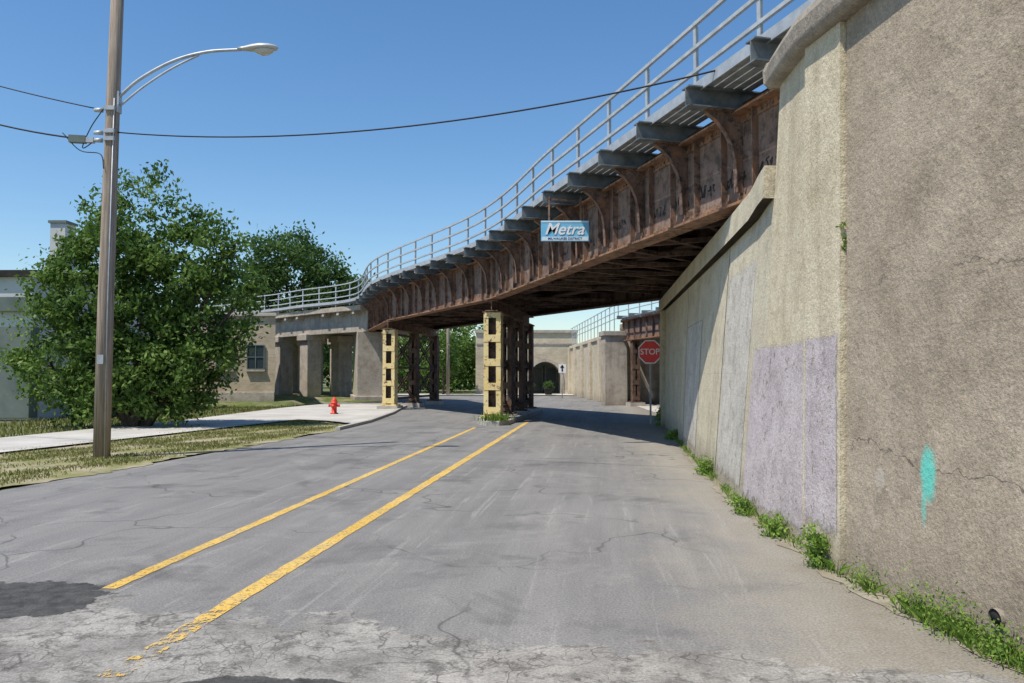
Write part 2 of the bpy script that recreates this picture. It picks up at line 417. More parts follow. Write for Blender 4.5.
outer=[(-19,-10),(-16.6,0),(-12.7,19.7),(-11.3,28),(-10.9,38),(-10.2,42.5),(-8,43.2)]
walk=outer+[(-5.45,40.8),(-5.2,36),(-5.0,33),(-4.9,25.4),(-6.3,27.3),(-7.5,28.1),(-10.3,16),(-13.8,0),(-16,-10)]
sheet('sidewalk',walk,.05,M_WALK)
sheet('sidewalk',[(-60,62.05),(3,61.6),(6,60),(8.5,60),(8.5,66),(-60,66)],.06,M_WALK)
sheet('sidewalk',[(5.1,25.8),(12,25.8),(12,50),(5.6,50),(6.4,42),(6.0,32)],.012,M_WALK)
b=MB(); b.add([(-11.2,43.5,.02),(-11.4,40,.02),(-40,40,.02),(-40,44,.45),(-12,45.5,.4),(-7.5,46,.1),(-9,60,.3),(-40,75,.5)],[(0,1,2,3,4),(4,3,7,6,5),(0,4,5)],M_LAWN); b.obj('grass_bank')

# ------------------------------------------------------------ right retaining wall
BT_Y=[-6,6.45,7.35,9.05,10,12.8,25.8]; BT_V=[.1,.07,.08,.26,.36,.32,.05]
def wx(y,z,pr=0): return wbase(y)+interp(y,BT_Y,BT_V)*z/4.0-pr
def wallseg(b,ylist,zbot,ztop,pr,depth,m,nz=10):
    ny=len(ylist); vs=[]
    for y in ylist:
        zt=ztop(y)
        for i in range(nz+1):
            z=zbot+(zt-zbot)*i/nz; vs.append((wx(y,z,pr),y,z))
    fs=[(i*(nz+1)+j,(i+1)*(nz+1)+j,(i+1)*(nz+1)+j+1,i*(nz+1)+j+1)[::-1] for i in range(ny-1) for j in range(nz)]
    b.add(vs,fs,m)
    bt=[(wbase(y)+depth,y,ztop(y)) for y in ylist]; tp=[(wx(y,ztop(y),pr),y,ztop(y)) for y in ylist]
    b.add(tp+bt,[(i,i+1,ny+i+1,ny+i)[::-1] for i in range(ny-1)],m)
    for y in (ylist[0],ylist[-1]):
        zt=ztop(y)
        b.add([(wx(y,zbot,pr),y,zbot),(wx(y,zt,pr),y,zt),(wbase(y)+depth,y,zt),(wbase(y)+depth,y,zbot)],[(0,1,2,3)],m)
ztw=lambda y: interp(y,[-6,6.45,9.05],[4.45,4.5,4.92])
rw=empty('concrete_retaining_wall')
b=MB(); wallseg(b,list(np.linspace(-6,6.43,14)),-.1,ztw,0,1.2,M_GREY); b.obj('grey_wall_panel',rw)
b=MB(); wallseg(b,[6.45,6.9,7.35],-.1,ztw,.045,1.2,M_PIL); b.obj('pilaster',rw,.015)
b=MB(); wallseg(b,[7.352,8.2,9.05],-.1,ztw,0,1.2,M_PIL,10); b.obj('parapet_wall',rw)
b=MB(); prof=[(-.10,.0),(-.15,.05),(-.16,.2),(-.12,.3),(-.02,.36),(.5,.40),(.9,.38),(.9,0.0)]
ys=list(np.linspace(-6,6.45,8))+[7.3,8.1,8.9,9.12]; vs=[]
for y in ys:
    zt=ztw(min(y,9.05)); sh=1.0 if y<9 else .9
    for dx,dz in prof: vs.append((wx(min(y,9.05),zt)+dx,y,zt+.002+dz*sh))
k=len(prof); fs=[(i*k+j,i*k+(j+1)%k,(i+1)*k+(j+1)%k,(i+1)*k+j) for i in range(len(ys)-1) for j in range(k)]
fs+=[tuple(range(k)),tuple(range((len(ys)-1)*k,len(ys)*k))[::-1]]
b.add(vs,fs,M_COPE); b.obj('coping',rw,.02)
ab=empty('bridge_abutment_wall')
b=MB(); wallseg(b,[9.06]+list(np.linspace(9.5,24.9,20)),-.1,lambda y:3.62,.0,1.2,M_CREAM); b.obj('battered_wall',ab)
b=MB(); wallseg(b,[9.07]+list(np.linspace(9.5,25.9,20)),3.622,lambda y:4.0,.13,1.2,M_CREAM,3); b.obj('bridge_seat',ab,.02)
b=MB(); wallseg(b,[24.95,25.4,25.85],-.1,lambda y:3.62,.10,1.2,M_PIL); b.obj('end_pilaster',ab,.02)
b=MB(); wallseg(b,[9.3,15,20,26],3.9,lambda y:5.45,-.95,1.6,M_CONC); b.obj('back_wall',ab)
b=MB(); b.poly([(wbase(9.2)+.9,9.1),(wbase(26)+1.2,26),(30,26),(30,-6),(wbase(-6)+1.1,-6),(wbase(6.45)+1.1,6.45)],-.1,4.4,M_CONC); b.obj('embankment_fill',ab)
b=MB(); b.poly([(wbase(9.2)+1.7,9.4),(wbase(26)+1.7,26),(30,26),(30,9.4)],4.41,5.4,M_CONC); b.obj('embankment_upper',ab)
b=MB()
for y in (9.9,12.6,18.4):
    b.add([(wx(y,0,.003),y,0),(wx(y,3.6,.003),y,3.6),(wx(y,3.6,.003),y+.02,3.6),(wx(y,0,.003),y+.02,0)],[(3,2,1,0)],M_DARK)
b.obj('wall_joints',ab)
def paint(name,y0,y1,z0,z1,m,pr,parent):
    b=MB(); n=22; kz=22; vs=[(wx(y0+(y1-y0)*i/n,z0+(z1-z0)*j/kz,pr),y0+(y1-y0)*i/n,z0+(z1-z0)*j/kz) for i in range(n+1) for j in range(kz+1)]
    b.add(vs,[(i*(kz+1)+j,(i+1)*(kz+1)+j,(i+1)*(kz+1)+j+1,i*(kz+1)+j+1)[::-1] for i in range(n) for j in range(kz)],m)
    return b.obj(name,parent)
paint('lilac_paint_patch',6.47,7.33,.1,1.98,M_LILAC,.049,rw)
paint('lilac_paint_patch.001',7.40,10.0,.0,1.97,M_LILAC2,.007,rw)
paint('pale_paint_patch',10.05,12.55,.0,3.2,M_WP1,.007,ab)
paint('pale_paint_patch.001',15.5,18.36,.0,2.8,M_WP2,.007,ab)
dp=MB(); dp.tube([(2.95+.02,4.72,.2),(2.80,4.70,.19)],.055,M_COPE,14,False); dp.tube([(2.90,4.72,.2),(2.81,4.705,.19)],.047,M_DARK,14); dp.obj('drain_pipe')

# ------------------------------------------------------------ steel bridge
br=empty('railway_bridge')
NEAR=[V((4.02,9.7)),V((-.55,26.3)),V((-5.5,36.6)),V((-8.1,45.6))]
FAR=[V((5.35,25.6)),V((.75,34.2)),V((-4.2,44.0)),V((-5.6,49.5))]
ZB,ZT=4.1,5.5
def v3(p,z): return V((p.x,p.y,z))
def girder(b,p,q,m,outer=True,full=True,zb=ZB,zt=ZT,mw=None,mf=None):
    mw=mw or m; mf=mf or m
    d=(q-p).normalized(); L=(q-p).length; n=V((-d.y,d.x)); n3=V((n.x,n.y,0)); d3=V((d.x,d.y,0))
    b.beam(v3(p,(zb+zt)/2),v3(q,(zb+zt)/2),.025,zt-zb-.08,mw)
    for z in (zb+.02,zt-.02): b.beam(v3(p,z),v3(q,z),.40,.04,mf)
    for z in (zb+.10,zt-.10): b.beam(v3(p,z),v3(q,z),.07,.12,mf)
    if full:
        k=max(1,round(L/.875))
        for i in range(k+1):
            c=p+d*(L*i/k)
            for sgn in (1,-1):
                o=n*sgn*.065
                b.beam(v3(c+o,zb+.045),v3(c+o,zt-.045),.10,.018,m,side=n3)
                b.beam(v3(c+n*sgn*.02+d*.05,zb+.17),v3(c+n*sgn*.02+d*.05,zt-.17),.012,.09,m,side=n3)
g=MB()
for a,c in zip(NEAR[:-1],NEAR[1:]):
    d=(c-a).normalized(); girder(g,a+d*.03,c-d*.03,M_RUST,mw=M_WEB,mf=M_RUSTO)
def rivets(b,p,q,zs,step,off,m):
    d=(q-p).normalized();n=V((-d.y,d.x)); L=(q-p).length
    for i in range(int(L/step)):
        c=p+d*(step*(i+.5))+n*off
        for z in zs: b.box((c.x,c.y,z),(.03,.03,.03),m,math.atan2(d.y,d.x))
rivets(g,NEAR[0],NEAR[1],(ZB+.10,ZT-.10),.14,.038,M_RUST)
g.obj('outer_girders',br)
g=MB()
for a,c in zip(FAR[:-1],FAR[1:]):
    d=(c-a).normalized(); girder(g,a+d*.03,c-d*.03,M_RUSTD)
g.obj('inner_girders',br)
gf=MB(); a,c=NEAR[0],NEAR[1]; d=(c-a).normalized(); n=V((-d.y,d.x))
random.seed(11)
s_=1.2
while s_<12.0:
    zc=4.56+random.uniform(-.03,.08); nl=random.randint(4,5)
    for L_ in range(nl):
        P=[]; s0=s_+L_*.135
        for j in range(5):
            p=a+d*(s0+random.uniform(0,.13))+n*.016; P.append(v3(p,zc+random.uniform(-.12,.12)))
        cc=catmull(P,4)
        for u,v in zip(cc[:-1],cc[1:]):
            if (v-u).length>.004: gf.beam(u,v,.006,.022,M_INK,side=V((n.x,n.y,0)))
    s_+=.875
gf.obj('graffiti',br)
def isect(p,d,a,c):
    e=c-a; den=d.x*e.y-d.y*e.x
    if abs(den)<1e-6: return None
    w=a-p; t=(w.x*e.y-w.y*e.x)/den; u=(w.x*d.y-w.y*d.x)/den
    return (t,u)
WL=(V((3.2+.55,9.85)),V((4.95+.5,25.8)))
cb=MB(); outs=[]
for f in (.33,.66):
    pts=[NEAR[i].lerp(FAR[i],f) for i in (1,2,3)]
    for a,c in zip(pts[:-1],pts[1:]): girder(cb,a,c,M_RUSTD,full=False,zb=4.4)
    d=(NEAR[0]-NEAR[1]).normalized().lerp((FAR[0]-FAR[1]).normalized(),f).normalized()
    r=isect(pts[0],d,*WL)
    if r and r[0]>0: girder(cb,pts[0]+d*r[0],pts[0],M_RUSTD,full=False,zb=4.4)
for si,(a,c) in enumerate(zip(NEAR[:-1],NEAR[1:])):
    d=(c-a).normalized(); L=(c-a).length; n=V((-d.y,d.x)); inn=-n
    k=round(L/1.75); prev=None
    for i in range(k+1 if si==2 else k):
        s_=L*(i+.25)/k
        if s_>L: break
        p=a+d*s_
        best=None
        for j,(u,v) in enumerate([WL]+list(zip(FAR[:-1],FAR[1:]))):
            r=isect(p,inn,u,v)
            if r and r[0]>.3 and -.02<=r[1]<=1.02 and (best is None or r[0]<best): best=r[0]
        if best is None: best=5.0
        best=min(best,7.5); q=p+inn*best
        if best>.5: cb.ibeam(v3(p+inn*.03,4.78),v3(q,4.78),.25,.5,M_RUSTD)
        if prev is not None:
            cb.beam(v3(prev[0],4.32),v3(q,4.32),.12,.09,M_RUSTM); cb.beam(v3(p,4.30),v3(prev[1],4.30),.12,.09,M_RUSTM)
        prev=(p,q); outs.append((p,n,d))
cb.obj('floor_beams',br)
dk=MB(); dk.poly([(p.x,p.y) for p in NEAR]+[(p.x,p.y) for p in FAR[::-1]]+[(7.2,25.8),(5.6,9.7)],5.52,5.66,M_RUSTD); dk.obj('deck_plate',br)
ob=MB(); bk=MB()
for (p,n,d) in outs:
    n3=V((n.x,n.y,0)); d3=V((d.x,d.y,0))
    a=v3(p-n*.5,5.66); e=v3(p+n*.95,5.66)
    ob.beam(a,e,.02,.26,M_OUT)
    ob.beam(a+V((0,0,.14)),e+V((0,0,.14)),.22,.02,M_OUT); ob.beam(a-V((0,0,.14)),e-V((0,0,.14)),.22,.02,M_OUT)
    prof=[(.02,5.515),(.62,5.515),(.62,5.46),(.44,5.34),(.30,5.18),(.20,4.98),(.15,4.75),(.13,4.3),(.02,4.3)]
    bk.plate([v3(p+n*r,z) for r,z in prof],d3,.022,M_RUST)
    for (r0,z0),(r1,z1) in zip(prof[2:-2],prof[3:-1]):
        bk.beam(v3(p+n*r0,z0),v3(p+n*r1,z1),.09,.016,M_RUST,side=d3)
    bk.beam(v3(p+n*.03,5.50),v3(p+n*.62,5.50),.15,.018,M_RUST,side=d3)
ob.obj('walkway_outriggers',br,); bk.obj('curved_brackets',br)
RP=[(3.75,8.2),(3.38,9.55),(2.2,13.9),(.95,18.4),(-1.2,26.0),(-6.2,36.2),(-8.9,45.0),(-13.2,49.6),(-16.6,53.2),(-24.5,59.0),(-36,64.5)]
cr=catmull([(x,y,0) for x,y in RP],24)
acc=[0]
for a,c in zip(cr[:-1],cr[1:]): acc.append(acc[-1]+(c-a).length)
def at(s):
    i=int(np.searchsorted(acc,s)); i=max(1,min(i,len(cr)-1)); t=(s-acc[i-1])/max(1e-6,acc[i]-acc[i-1]); return cr[i-1].lerp(cr[i],t)
S=acc[-1]; ra=MB(); pl=MB(); pts=[at(s) for s in np.arange(0.0,S,.9)]
for zr in (6.88,6.52,6.16):
    for a,c in zip(pts[:-1],pts[1:]):
        ra.beam(a+V((0,0,zr)),c+V((0,0,zr)),.05,.055 ,M_RAIL)
s=.35
while s<S:
    p=at(s); q=at(s+.1); d=(q-p).normalized()
    ra.beam(p+V((0,0,5.62)),p+V((0,0,6.93)),.075,.012,M_RAIL,side=d)
    nn=V((-d.y,d.x,0)); ra.beam(p+nn*-.03+V((0,0,5.62)),p+nn*-.03+V((0,0,6.93)),.012,.06,M_RAIL,side=d)
    s+=1.72
for a,c in zip(pts[:-1],pts[1:]):
    d=(c-a).normalized(); r=V((d.y,-d.x,0))
    for kk in range(5):
        o=r*(.03+.16*kk)
        pl.beam(a+o+V((0,0,5.835)),c+o+V((0,0,5.835)),.135,.045,M_PLANK)
    pl.beam(a-r*.06+V((0,0,5.86)),c-r*.06+V((0,0,5.86)),.02,.16,M_GALV)
ra.obj('railing',br); pl.obj('walkway_planks',br)
tk=MB()
cn=catmull([tuple(p.lerp(q,.45))+(0,) for p,q in zip([V((4.9,8.0))]+NEAR[1:],[V((7.0,14))]+FAR[1:])],10)
for a,c in zip(cn[:-1],cn[1:]):
    d=(c-a).normalized(); r=V((d.y,-d.x,0))
    for o in (-.72,.72): tk.beam(a+r*o+V((0,0,5.98)),c+r*o+V((0,0,5.98)),.07,.15,M_RUST)
    L=(c-a).length
    for i in range(int(L/.6)+1):
        p=a+d*(i*.6); tk.beam(p-r*1.25+V((0,0,5.79)),p+r*1.25+V((0,0,5.79)),.22,.2,M_BARK)
tk.obj('railway_track',br)
def column(b,p,ang,h,m1,w=.60,dp=.42):
    cr_,sr=math.cos(ang),math.sin(ang)
    def P(x,y,z): return V((p.x+x*cr_-y*sr,p.y+x*sr+y*cr_,z))
    sx=V((cr_,sr,0))
    for sg in (-1,1):
        for yy in (-dp/2,dp/2): b.beam(P(sg*(w/2-.08),yy,.25),P(sg*(w/2-.08),yy,h),.16,.02,m1,side=sx)
        b.beam(P(sg*(w/2-.01),0,.25),P(sg*(w/2-.01),0,h),.02,dp-.03,m1,side=sx)
    z=.3
    while z<h-.1:
        zz=min(z+.24,h)
        for yy in (-dp/2-.018,dp/2+.018):
            b.beam(P(0,yy,z),P(0,yy,zz),w-.02,.014,m1,side=sx)
        z+=.80
    if m1 is M_YEL: b.beam(P(0,.0,.26),P(0,.0,h-.02),w-.08,.02,M_RUSTM,side=sx)
    b.beam(P(0,0,.19),P(0,0,.25),w+.22,dp+.2,m1,side=sx); b.beam(P(0,0,-.02),P(0,0,.19),w+.4,dp+.4,M_KERB,side=sx)
    b.beam(P(0,0,h-.04),P(0,0,h),w+.1,dp+.06,M_RUST,side=sx)
def pier(name,p,q,n,m_first):
    pe=empty(name); pe.parent=br
    d=(q-p).normalized(); ang=math.atan2(d.y,d.x)-math.pi/2; cols=[p+(q-p)*i/(n-1) for i in range(n)]
    for i,c in enumerate(cols):
        b=MB(); column(b,c,ang,3.72,m_first if i==0 else M_RUSTM,w=.58 if i==0 else .42); b.obj('column',pe)
    b=MB(); b.ibeam(v3(p-d*.35,3.9),v3(q+d*.3,3.9),.42,.36,M_RUST,.03)
    for c in [p]+[q]: b.box((c.x,c.y,4.08+.004),(.4,.4,.03),M_RUSTD,ang)
    for a,c in zip(cols[:-1],cols[1:]):
        dd=(c-a).normalized(); a2=a+dd*.25;c2=c-dd*.25
        for z0,z1 in ((.5,1.95),(1.95,3.5)):
            for s1,s2 in ((z0,z1),(z1,z0)):
                for o in (-.06,.06):
                    nn=V((-dd.y,dd.x))*o
                    b.beam(v3(a2+nn,s1),v3(c2+nn,s2),.02,.09,M_RUSTM)
            b.beam(v3(a2,z1),v3(c2,z1),.14,.1,M_RUSTM)
        b.beam(v3(a2,.5),v3(c2,.5),.14,.1,M_RUSTM)
    b.obj('bracing',pe)
pier('median_pier',V((-.62,26.75)),V((.68,34.0)),4,M_YEL)
pier('side_pier',V((-5.62,36.9)),V((-4.25,43.8)),3,M_YEL)
b=MB()
isl=[(-1.05,25.7),(-.8,25.3),(-.4,25.3),(-.1,25.7),(1.3,34.4),(1.2,35.0),(.4,35.1),(.15,34.6)]
b.poly(isl,-.02,.15,M_KERB); b.obj('median_island',None,.02)

sg=empty('railway_sign')
b=MB(); cx,cy,cz=1.17,17.55,4.78
b.box((cx,cy,cz),(1.06,.03,.46),M_BLUE); b.obj('panel',sg,.004)
b=MB(); b.box((cx,cy-.018,cz-.175),(1.02,.006,.085),M_LBLUE); b.box((cx,cy-.018,cz+.205),(1.04,.006,.03),M_LBLUE); b.obj('panel_band',sg)
text('Metra',(cx-.02,cy-.022,cz+.03),.36,M_WHITE,'lettering',sg,shear=.35)
text('MILWAUKEE DISTRICT',(cx,cy-.024,cz-.175),.075,M_NAVY,'small_lettering',sg,ext=.001)
b=MB(); b.beam((cx-.35,cy+.03,cz),(cx-.35,cy+.03,5.55),.04,.02,M_RUST); b.beam((cx+.35,cy+.03,cz),(cx+.35,cy+.03,5.55),.04,.02,M_RUST); b.beam((cx-.4,cy+.03,5.5),(cx+.75,cy+.4,5.5),.04,.04,M_RUST); b.obj('sign_hanger',sg)

# ------------------------------------------------------------ concrete viaduct (left)
vd=empty('concrete_viaduct')
FP=[V((-8.15,45.7)),V((-12.6,50.1)),V((-16.0,53.9)),V((-24,59.8)),V((-36,65.4))]
b=MB()
for a,c in zip(FP[:-1],FP[1:]):
    d=(c-a).normalized(); r=V((d.y,-d.x))
    b.beam(v3(a+r*2.6,4.75),v3(c+r*2.6,4.75),5.0,1.05,M_CONC)
    b.beam(v3(a-r*.02,4.72),v3(c-r*.02,4.72),.26,1.25,M_CONC)
    b.beam(v3(a-r*.2,5.45),v3(c-r*.2,5.45),.9,.28,M_CONC)
    k=int((c-a).length/1.6)
    for i in range(k):
        p=a+d*(1.6*(i+.5)); b.beam(v3(p,5.2),v3(p-r*.6,5.25),.25,.3,M_CONC)
b.obj('deck_beam',vd,.02)
b=MB()
for px,py in ((-12.75,50.6),(-15.35,53.6),(-18.9,56.5),(-22.6,59.2),(-27,61.8),(-32,64.2)):
    for o in (0.0,2.4,4.6):
        x,y=px+o*.66,py+o*.75
        b.box((x,y,1.9),(1.0,1.0,3.8),M_CONC,.75); b.box((x,y,3.95),(1.35,1.2,.42),M_CONC,.75)
b.obj('columns',vd,.05)
b=MB(); b.box((-8.35,48.2,2.05),(2.2,4.4,4.1),M_CONC,.25); b.box((-8.35,48.2,.15),(2.5,4.7,.5),M_CONC,.25); b.obj('end_pier',vd,.04)

# ------------------------------------------------------------ far side
fw=empty('cream_retaining_wall')
b=MB(); b.beam((5.75,43.2,1.85),(5.0,65,1.85),.5,3.75,M_FAR); b.beam((5.75,43.2,3.82),(5.0,65,3.82),.7,.22,M_FAR)
for t in (.2,.4,.6,.8,.98):
    x=5.75+(5.0-5.75)*t; y=43.2+21.8*t; b.box((x-.3,y+.3,1.9),(.3,.8,3.8),M_FAR,.05)
b.box((5.45,42.7,1.85),(1.2,1.0,3.7),M_CONC,.1); b.box((5.45,42.7,3.8),(1.4,1.2,.25),M_CONC,.1)
b.obj('wall_body',fw,.02)
b2=empty('second_railway_bridge')
b=MB(); girder(b,V((9.6,25)),V((6.0,42.6)),M_RUST,zb=3.4,zt=4.5,mw=M_WEB,mf=M_RUSTO)
b.poly([(9.6,25),(16,25),(14,44.5),(6.05,44.5),(6.0,42.6)],4.52,4.65,M_RUSTD)
for i in range(10):
    t=(i+.5)/10; x=9.6-3.6*t; y=25+17.6*t; b.beam((x,y,4.2),(x+6,y+.9,4.2),.25,.4,M_RUSTD)
    b.beam((x-.7,y-.12,4.6),(x+.3,y,4.6),.15,.18,M_OUT)
b.obj('girder',b2)
b=MB(); pr=[V((9.1,25,0)),V((5.5,42.9,0)),V((4.8,65,0))]
for a,c in zip(pr[:-1],pr[1:]):
    L=(c-a).length; dd=(c-a)/L; z0=4.0 if a.y>30 else 4.7
    for zr in (5.35,4.95,4.6): b.beam(a+V((0,0,zr)),c+V((0,0,zr)),.04,.04,M_RAIL)
    for i in range(int(L/1.6)+1):
        p=a+dd*i*1.6; b.beam(p+V((0,0,z0-.1)),p+V((0,0,5.38)),.05,.05,M_RAIL)
b.obj('railing',b2)
b=MB()
for x,y in ((6.35,41.2),(7.3,37.6)):
    column(b,V((x,y)),.2,3.38,M_RUSTM,.4,.3)
b.obj('columns',b2)
b=MB(); b.box((13.5,37,2.1),(.6,26,4.2),M_CONC,.1); b.box((10.0,44.2,2.2),(8.0,.5,4.4),M_CONC,.0); b.obj('far_abutment',b2)

bd=empty('cream_brick_building')
b=MB(); Y0=66.0; cxA,hw,zs=2.75,1.25,1.45
def wallfront(x0,x1,z0,z1): b.box(((x0+x1)/2,Y0+.3,(z0+z1)/2),(x1-x0,.6,z1-z0),M_CBRICK)
wallfront(-3,cxA-hw,0,5.1); wallfront(cxA+hw,5.35,0,5.1)
n=14
arc=[(cxA-hw*math.cos(math.pi*i/n),zs+hw*math.sin(math.pi*i/n)) for i in range(n+1)]
for i in range(n):
    (xa,za),(xb,zb_)=arc[i],arc[i+1]
    b.add([(xa,Y0,za),(xb,Y0,zb_),(xb,Y0,5.1),(xa,Y0,5.1),(xa,Y0+3,za),(xb,Y0+3,zb_)],[(0,1,2,3),(0,4,5,1)],M_CBRICK)
b.obj('front_wall',bd)
b=MB()
for i in range(n):
    (xa,za),(xb,zb_)=arc[i],arc[i+1]; f=1.2
    ax=lambda x:cxA+(x-cxA)*f
    az=lambda z:zs+(z-zs)*f
    b.add([(xa,Y0-.06,za),(xb,Y0-.06,zb_),(ax(xb),Y0-.06,az(zb_)),(ax(xa),Y0-.06,az(za)),(xa,Y0,za),(xb,Y0,zb_),(ax(xb),Y0,az(zb_)),(ax(xa),Y0,az(za))],[(0,1,2,3),(0,4,5,1),(3,2,6,7)],M_CONC)
b.box((1.2,Y0+.25,5.2),(8.5,.8,.22),M_CONC); b.box((1.2,Y0-.03,4.2),(8.3,.08,.15),M_CONC)
for sx in (-1,1): b.box((cxA+sx*(hw+.12),Y0-.04,.72),(.25,.1,1.45),M_CONC)
b.obj('arch_surround',bd)
b=MB(); b.box((cxA,Y0+3.1,1.5),(3,.2,3.2),M_GRYB); b.box((cxA,Y0+2.95,1.2),(.08,.1,2.4),M_DARK); b.box((cxA-.6,Y0+2.95,1.2),(.8,.06,1.9),M_GLASS); b.box((cxA+.6,Y0+2.95,1.2),(.8,.06,1.9),M_GLASS)  # dark back panel puts the arch's inner shade into the colour
b.box((cxA-hw-.1,Y0+1.7,.8),(.2,2.6,1.6),M_CBRICK); b.box((cxA+hw+.1,Y0+1.7,.8),(.2,2.6,1.6),M_CBRICK); b.obj('doorway',bd)
b=MB(); b.box((1.2,Y0+8,2.5),(8.3,9,5.0),M_CBRICK); b.obj('rear_block',bd)

def leafcloud(lobes,n,size,clumpsig=.28,clumps=220,up=.35,elong=2.0):
    w=np.array([l[3]*l[4]*l[5] for l in lobes])**.75; w/=w.sum(); A=[];SH=[]
    for l,wi in zip(lobes,w):
        k=max(4,int(clumps*wi)); d=rng.normal(size=(k,3)); d/=np.linalg.norm(d,axis=1)[:,None]
        r=rng.uniform(.35,1.12,size=(k,1))**.6; c=np.array(l[:3])+d*r*np.array(l[3:6]); cs=rng.uniform(0,1,k)
        m=int(n*wi); ci=rng.integers(0,k,m)
        sig=clumpsig*rng.uniform(.5,1.3,k)[ci][:,None]
        p=c[ci]+rng.normal(size=(m,3))*sig*np.array([1,1,.75]); A.append(p)
        SH.append(np.clip(.55*cs[ci]+.45*rng.uniform(0,1,m),0,1))
    P=np.vstack(A); sh=np.concatenate(SH); m=len(P)
    a=rng.normal(size=(m,3)); a[:,2]-=.3; a/=np.linalg.norm(a,axis=1)[:,None]
    nrm=rng.normal(size=(m,3)); nrm[:,2]+=up*2; b=np.cross(a,nrm); b/=np.linalg.norm(b,axis=1)[:,None]+1e-9
    s=size*rng.uniform(.6,1.3,(m,1))
    vs=np.stack([P-a*s*.5,P+b*s*.5/elong*1.0,P+a*s*.5,P-b*s*.5/elong],axis=1).reshape(-1,3)
    return vs,sh
def leafobj(name,vs,sh,m,parent=None):
    n=len(sh); me=bpy.data.meshes.new(name)
    me.vertices.add(4*n); me.vertices.foreach_set('co',vs.astype(np.float32).ravel())
    me.loops.add(4*n); me.loops.foreach_set('vertex_index',np.arange(4*n,dtype=np.int32))
    me.polygons.add(n); me.polygons.foreach_set('loop_start',np.arange(0,4*n,4,dtype=np.int32))
    try: me.polygons.foreach_set('loop_total',np.full(n,4,dtype=np.int32))
    except Exception: pass
    me.update(calc_edges=True); a=me.attributes.new('shade','FLOAT','FACE'); a.data.foreach_set('value',sh.astype(np.float32))
    me.materials.append(m); o=bpy.data.objects.new(name,me); scene.collection.objects.link(o)
    if parent: o.parent=parent
    return o
def tree(name,base,lobes,n,size,m,clumps=220,sig=.28,r0=.16,stems=1):
    e=empty(name); b=MB(); bx,by,bz=base
    for si in range(stems):
        ox=(si-(stems-1)/2)*.35
        for l in lobes:
            if l[3]<.5: continue
            c=V(l[:3]); s0=V((bx+ox,by+random.uniform(-.1,.1),bz-.1)); mid=s0.lerp(c,.45)+V((random.uniform(-.3,.3),random.uniform(-.3,.3),.3*(c.z-bz)*.3))
            pts=catmull([s0,mid,c],5); b.tube(pts,[r0*(1-.85*i/(len(pts)-1)) for i in range(len(pts))],M_BARK,7)
            for j in range(7):
                t=random.choice(pts[4:]); dv=V((random.gauss(0,1),random.gauss(0,1),random.gauss(.4,.8))).normalized()
                b.tube([t,t+V((dv.x*l[3],dv.y*l[4],dv.z*l[5]))*.5,t+V((dv.x*l[3],dv.y*l[4],dv.z*l[5]))*.85+V((0,0,.15))],[r0*.3,r0*.18,r0*.05],M_BARK,5)
    b.obj('trunk_and_limbs',e); vs,sh=leafcloud(lobes,n,size,sig,clumps); leafobj('foliage',vs,sh,m,e); return e
T=24.5
big=[(-11.6,T,5.5,1.5,1.5,1.5),(-10.1,T+.2,5.0,1.5,1.5,1.3),(-9.5,T,3.6,1.4,1.5,1.5),(-12.9,T,4.2,1.5,1.6,1.7),(-13.4,T,2.3,1.5,1.5,1.6),(-11.6,T,2.4,2.0,1.8,1.7),(-9.9,T,1.9,1.3,1.4,1.2),(-12.4,T-.3,1.0,1.7,1.2,.8),(-10.6,T-.2,.9,1.4,1.1,.6),
 (-11.1,T,7.2,.24,.3,1.0),(-11.9,T,6.9,.22,.3,.9),(-10.6,T,6.7,.22,.3,.9),(-9.9,T,6.5,.25,.3,.7),(-9.3,T,6.2,.45,.3,.35),(-8.5,T,5.7,.5,.3,.22),(-8.9,T,5.1,.6,.4,.4),(-13.3,T,6.0,.22,.3,.9),(-12.6,T,6.5,.25,.3,.8),(-8.1,T,4.2,.5,.4,.3),(-14.7,T,3.6,.5,.4,.6),(-8.1,T,3.0,.5,.4,.35),(-14.4,T,5.0,.2,.2,.6),(-14.9,T,2.2,.5,.5,.6)]
tree('leafy_tree',(-11.4,T,0),big,50000,.17,M_LEAF,clumps=520,sig=.23,r0=.12,stems=2)
tree('leafy_tree',(-18.3,66,0),[(-18.3,66,9.5,4.2,4,3.3),(-21.5,66,8.2,3.4,3,3),(-15.0,66,8.2,3.2,3,2.6),(-23,67,5.5,3,3,3),(-17,66,5.5,4,3,3),(-18.6,66,12.2,2.6,2,1.3),(-12.8,66,8.6,1.3,1.5,1.6)],32000,.36,M_LEAF2,clumps=330,sig=.55,r0=.3)
tree('leafy_tree',(-7.5,76,0),[(-7.5,76,4.8,4,3,2.8),(-11,77,5.2,3,3,3),(-4,75,4.2,3,3,2.8),(-7.5,75,1.8,6,3,1.8)],15000,.36,M_LEAF,clumps=260,sig=.5,r0=.25)
tree('leafy_tree',(-5.5,64,0),[(-5.6,64,3.2,1.6,1.4,1.6)],3000,.26,M_LEAF,clumps=60,sig=.35,r0=.12)
dl=[(x,95+random.uniform(-8,8),random.uniform(1.5,3),6,5,random.uniform(2,3.5)) for x in range(-110,0,7)]
vs,sh=leafcloud(dl,20000,.9,1.2,500); leafobj('distant_trees',vs,sh,M_LEAF2)

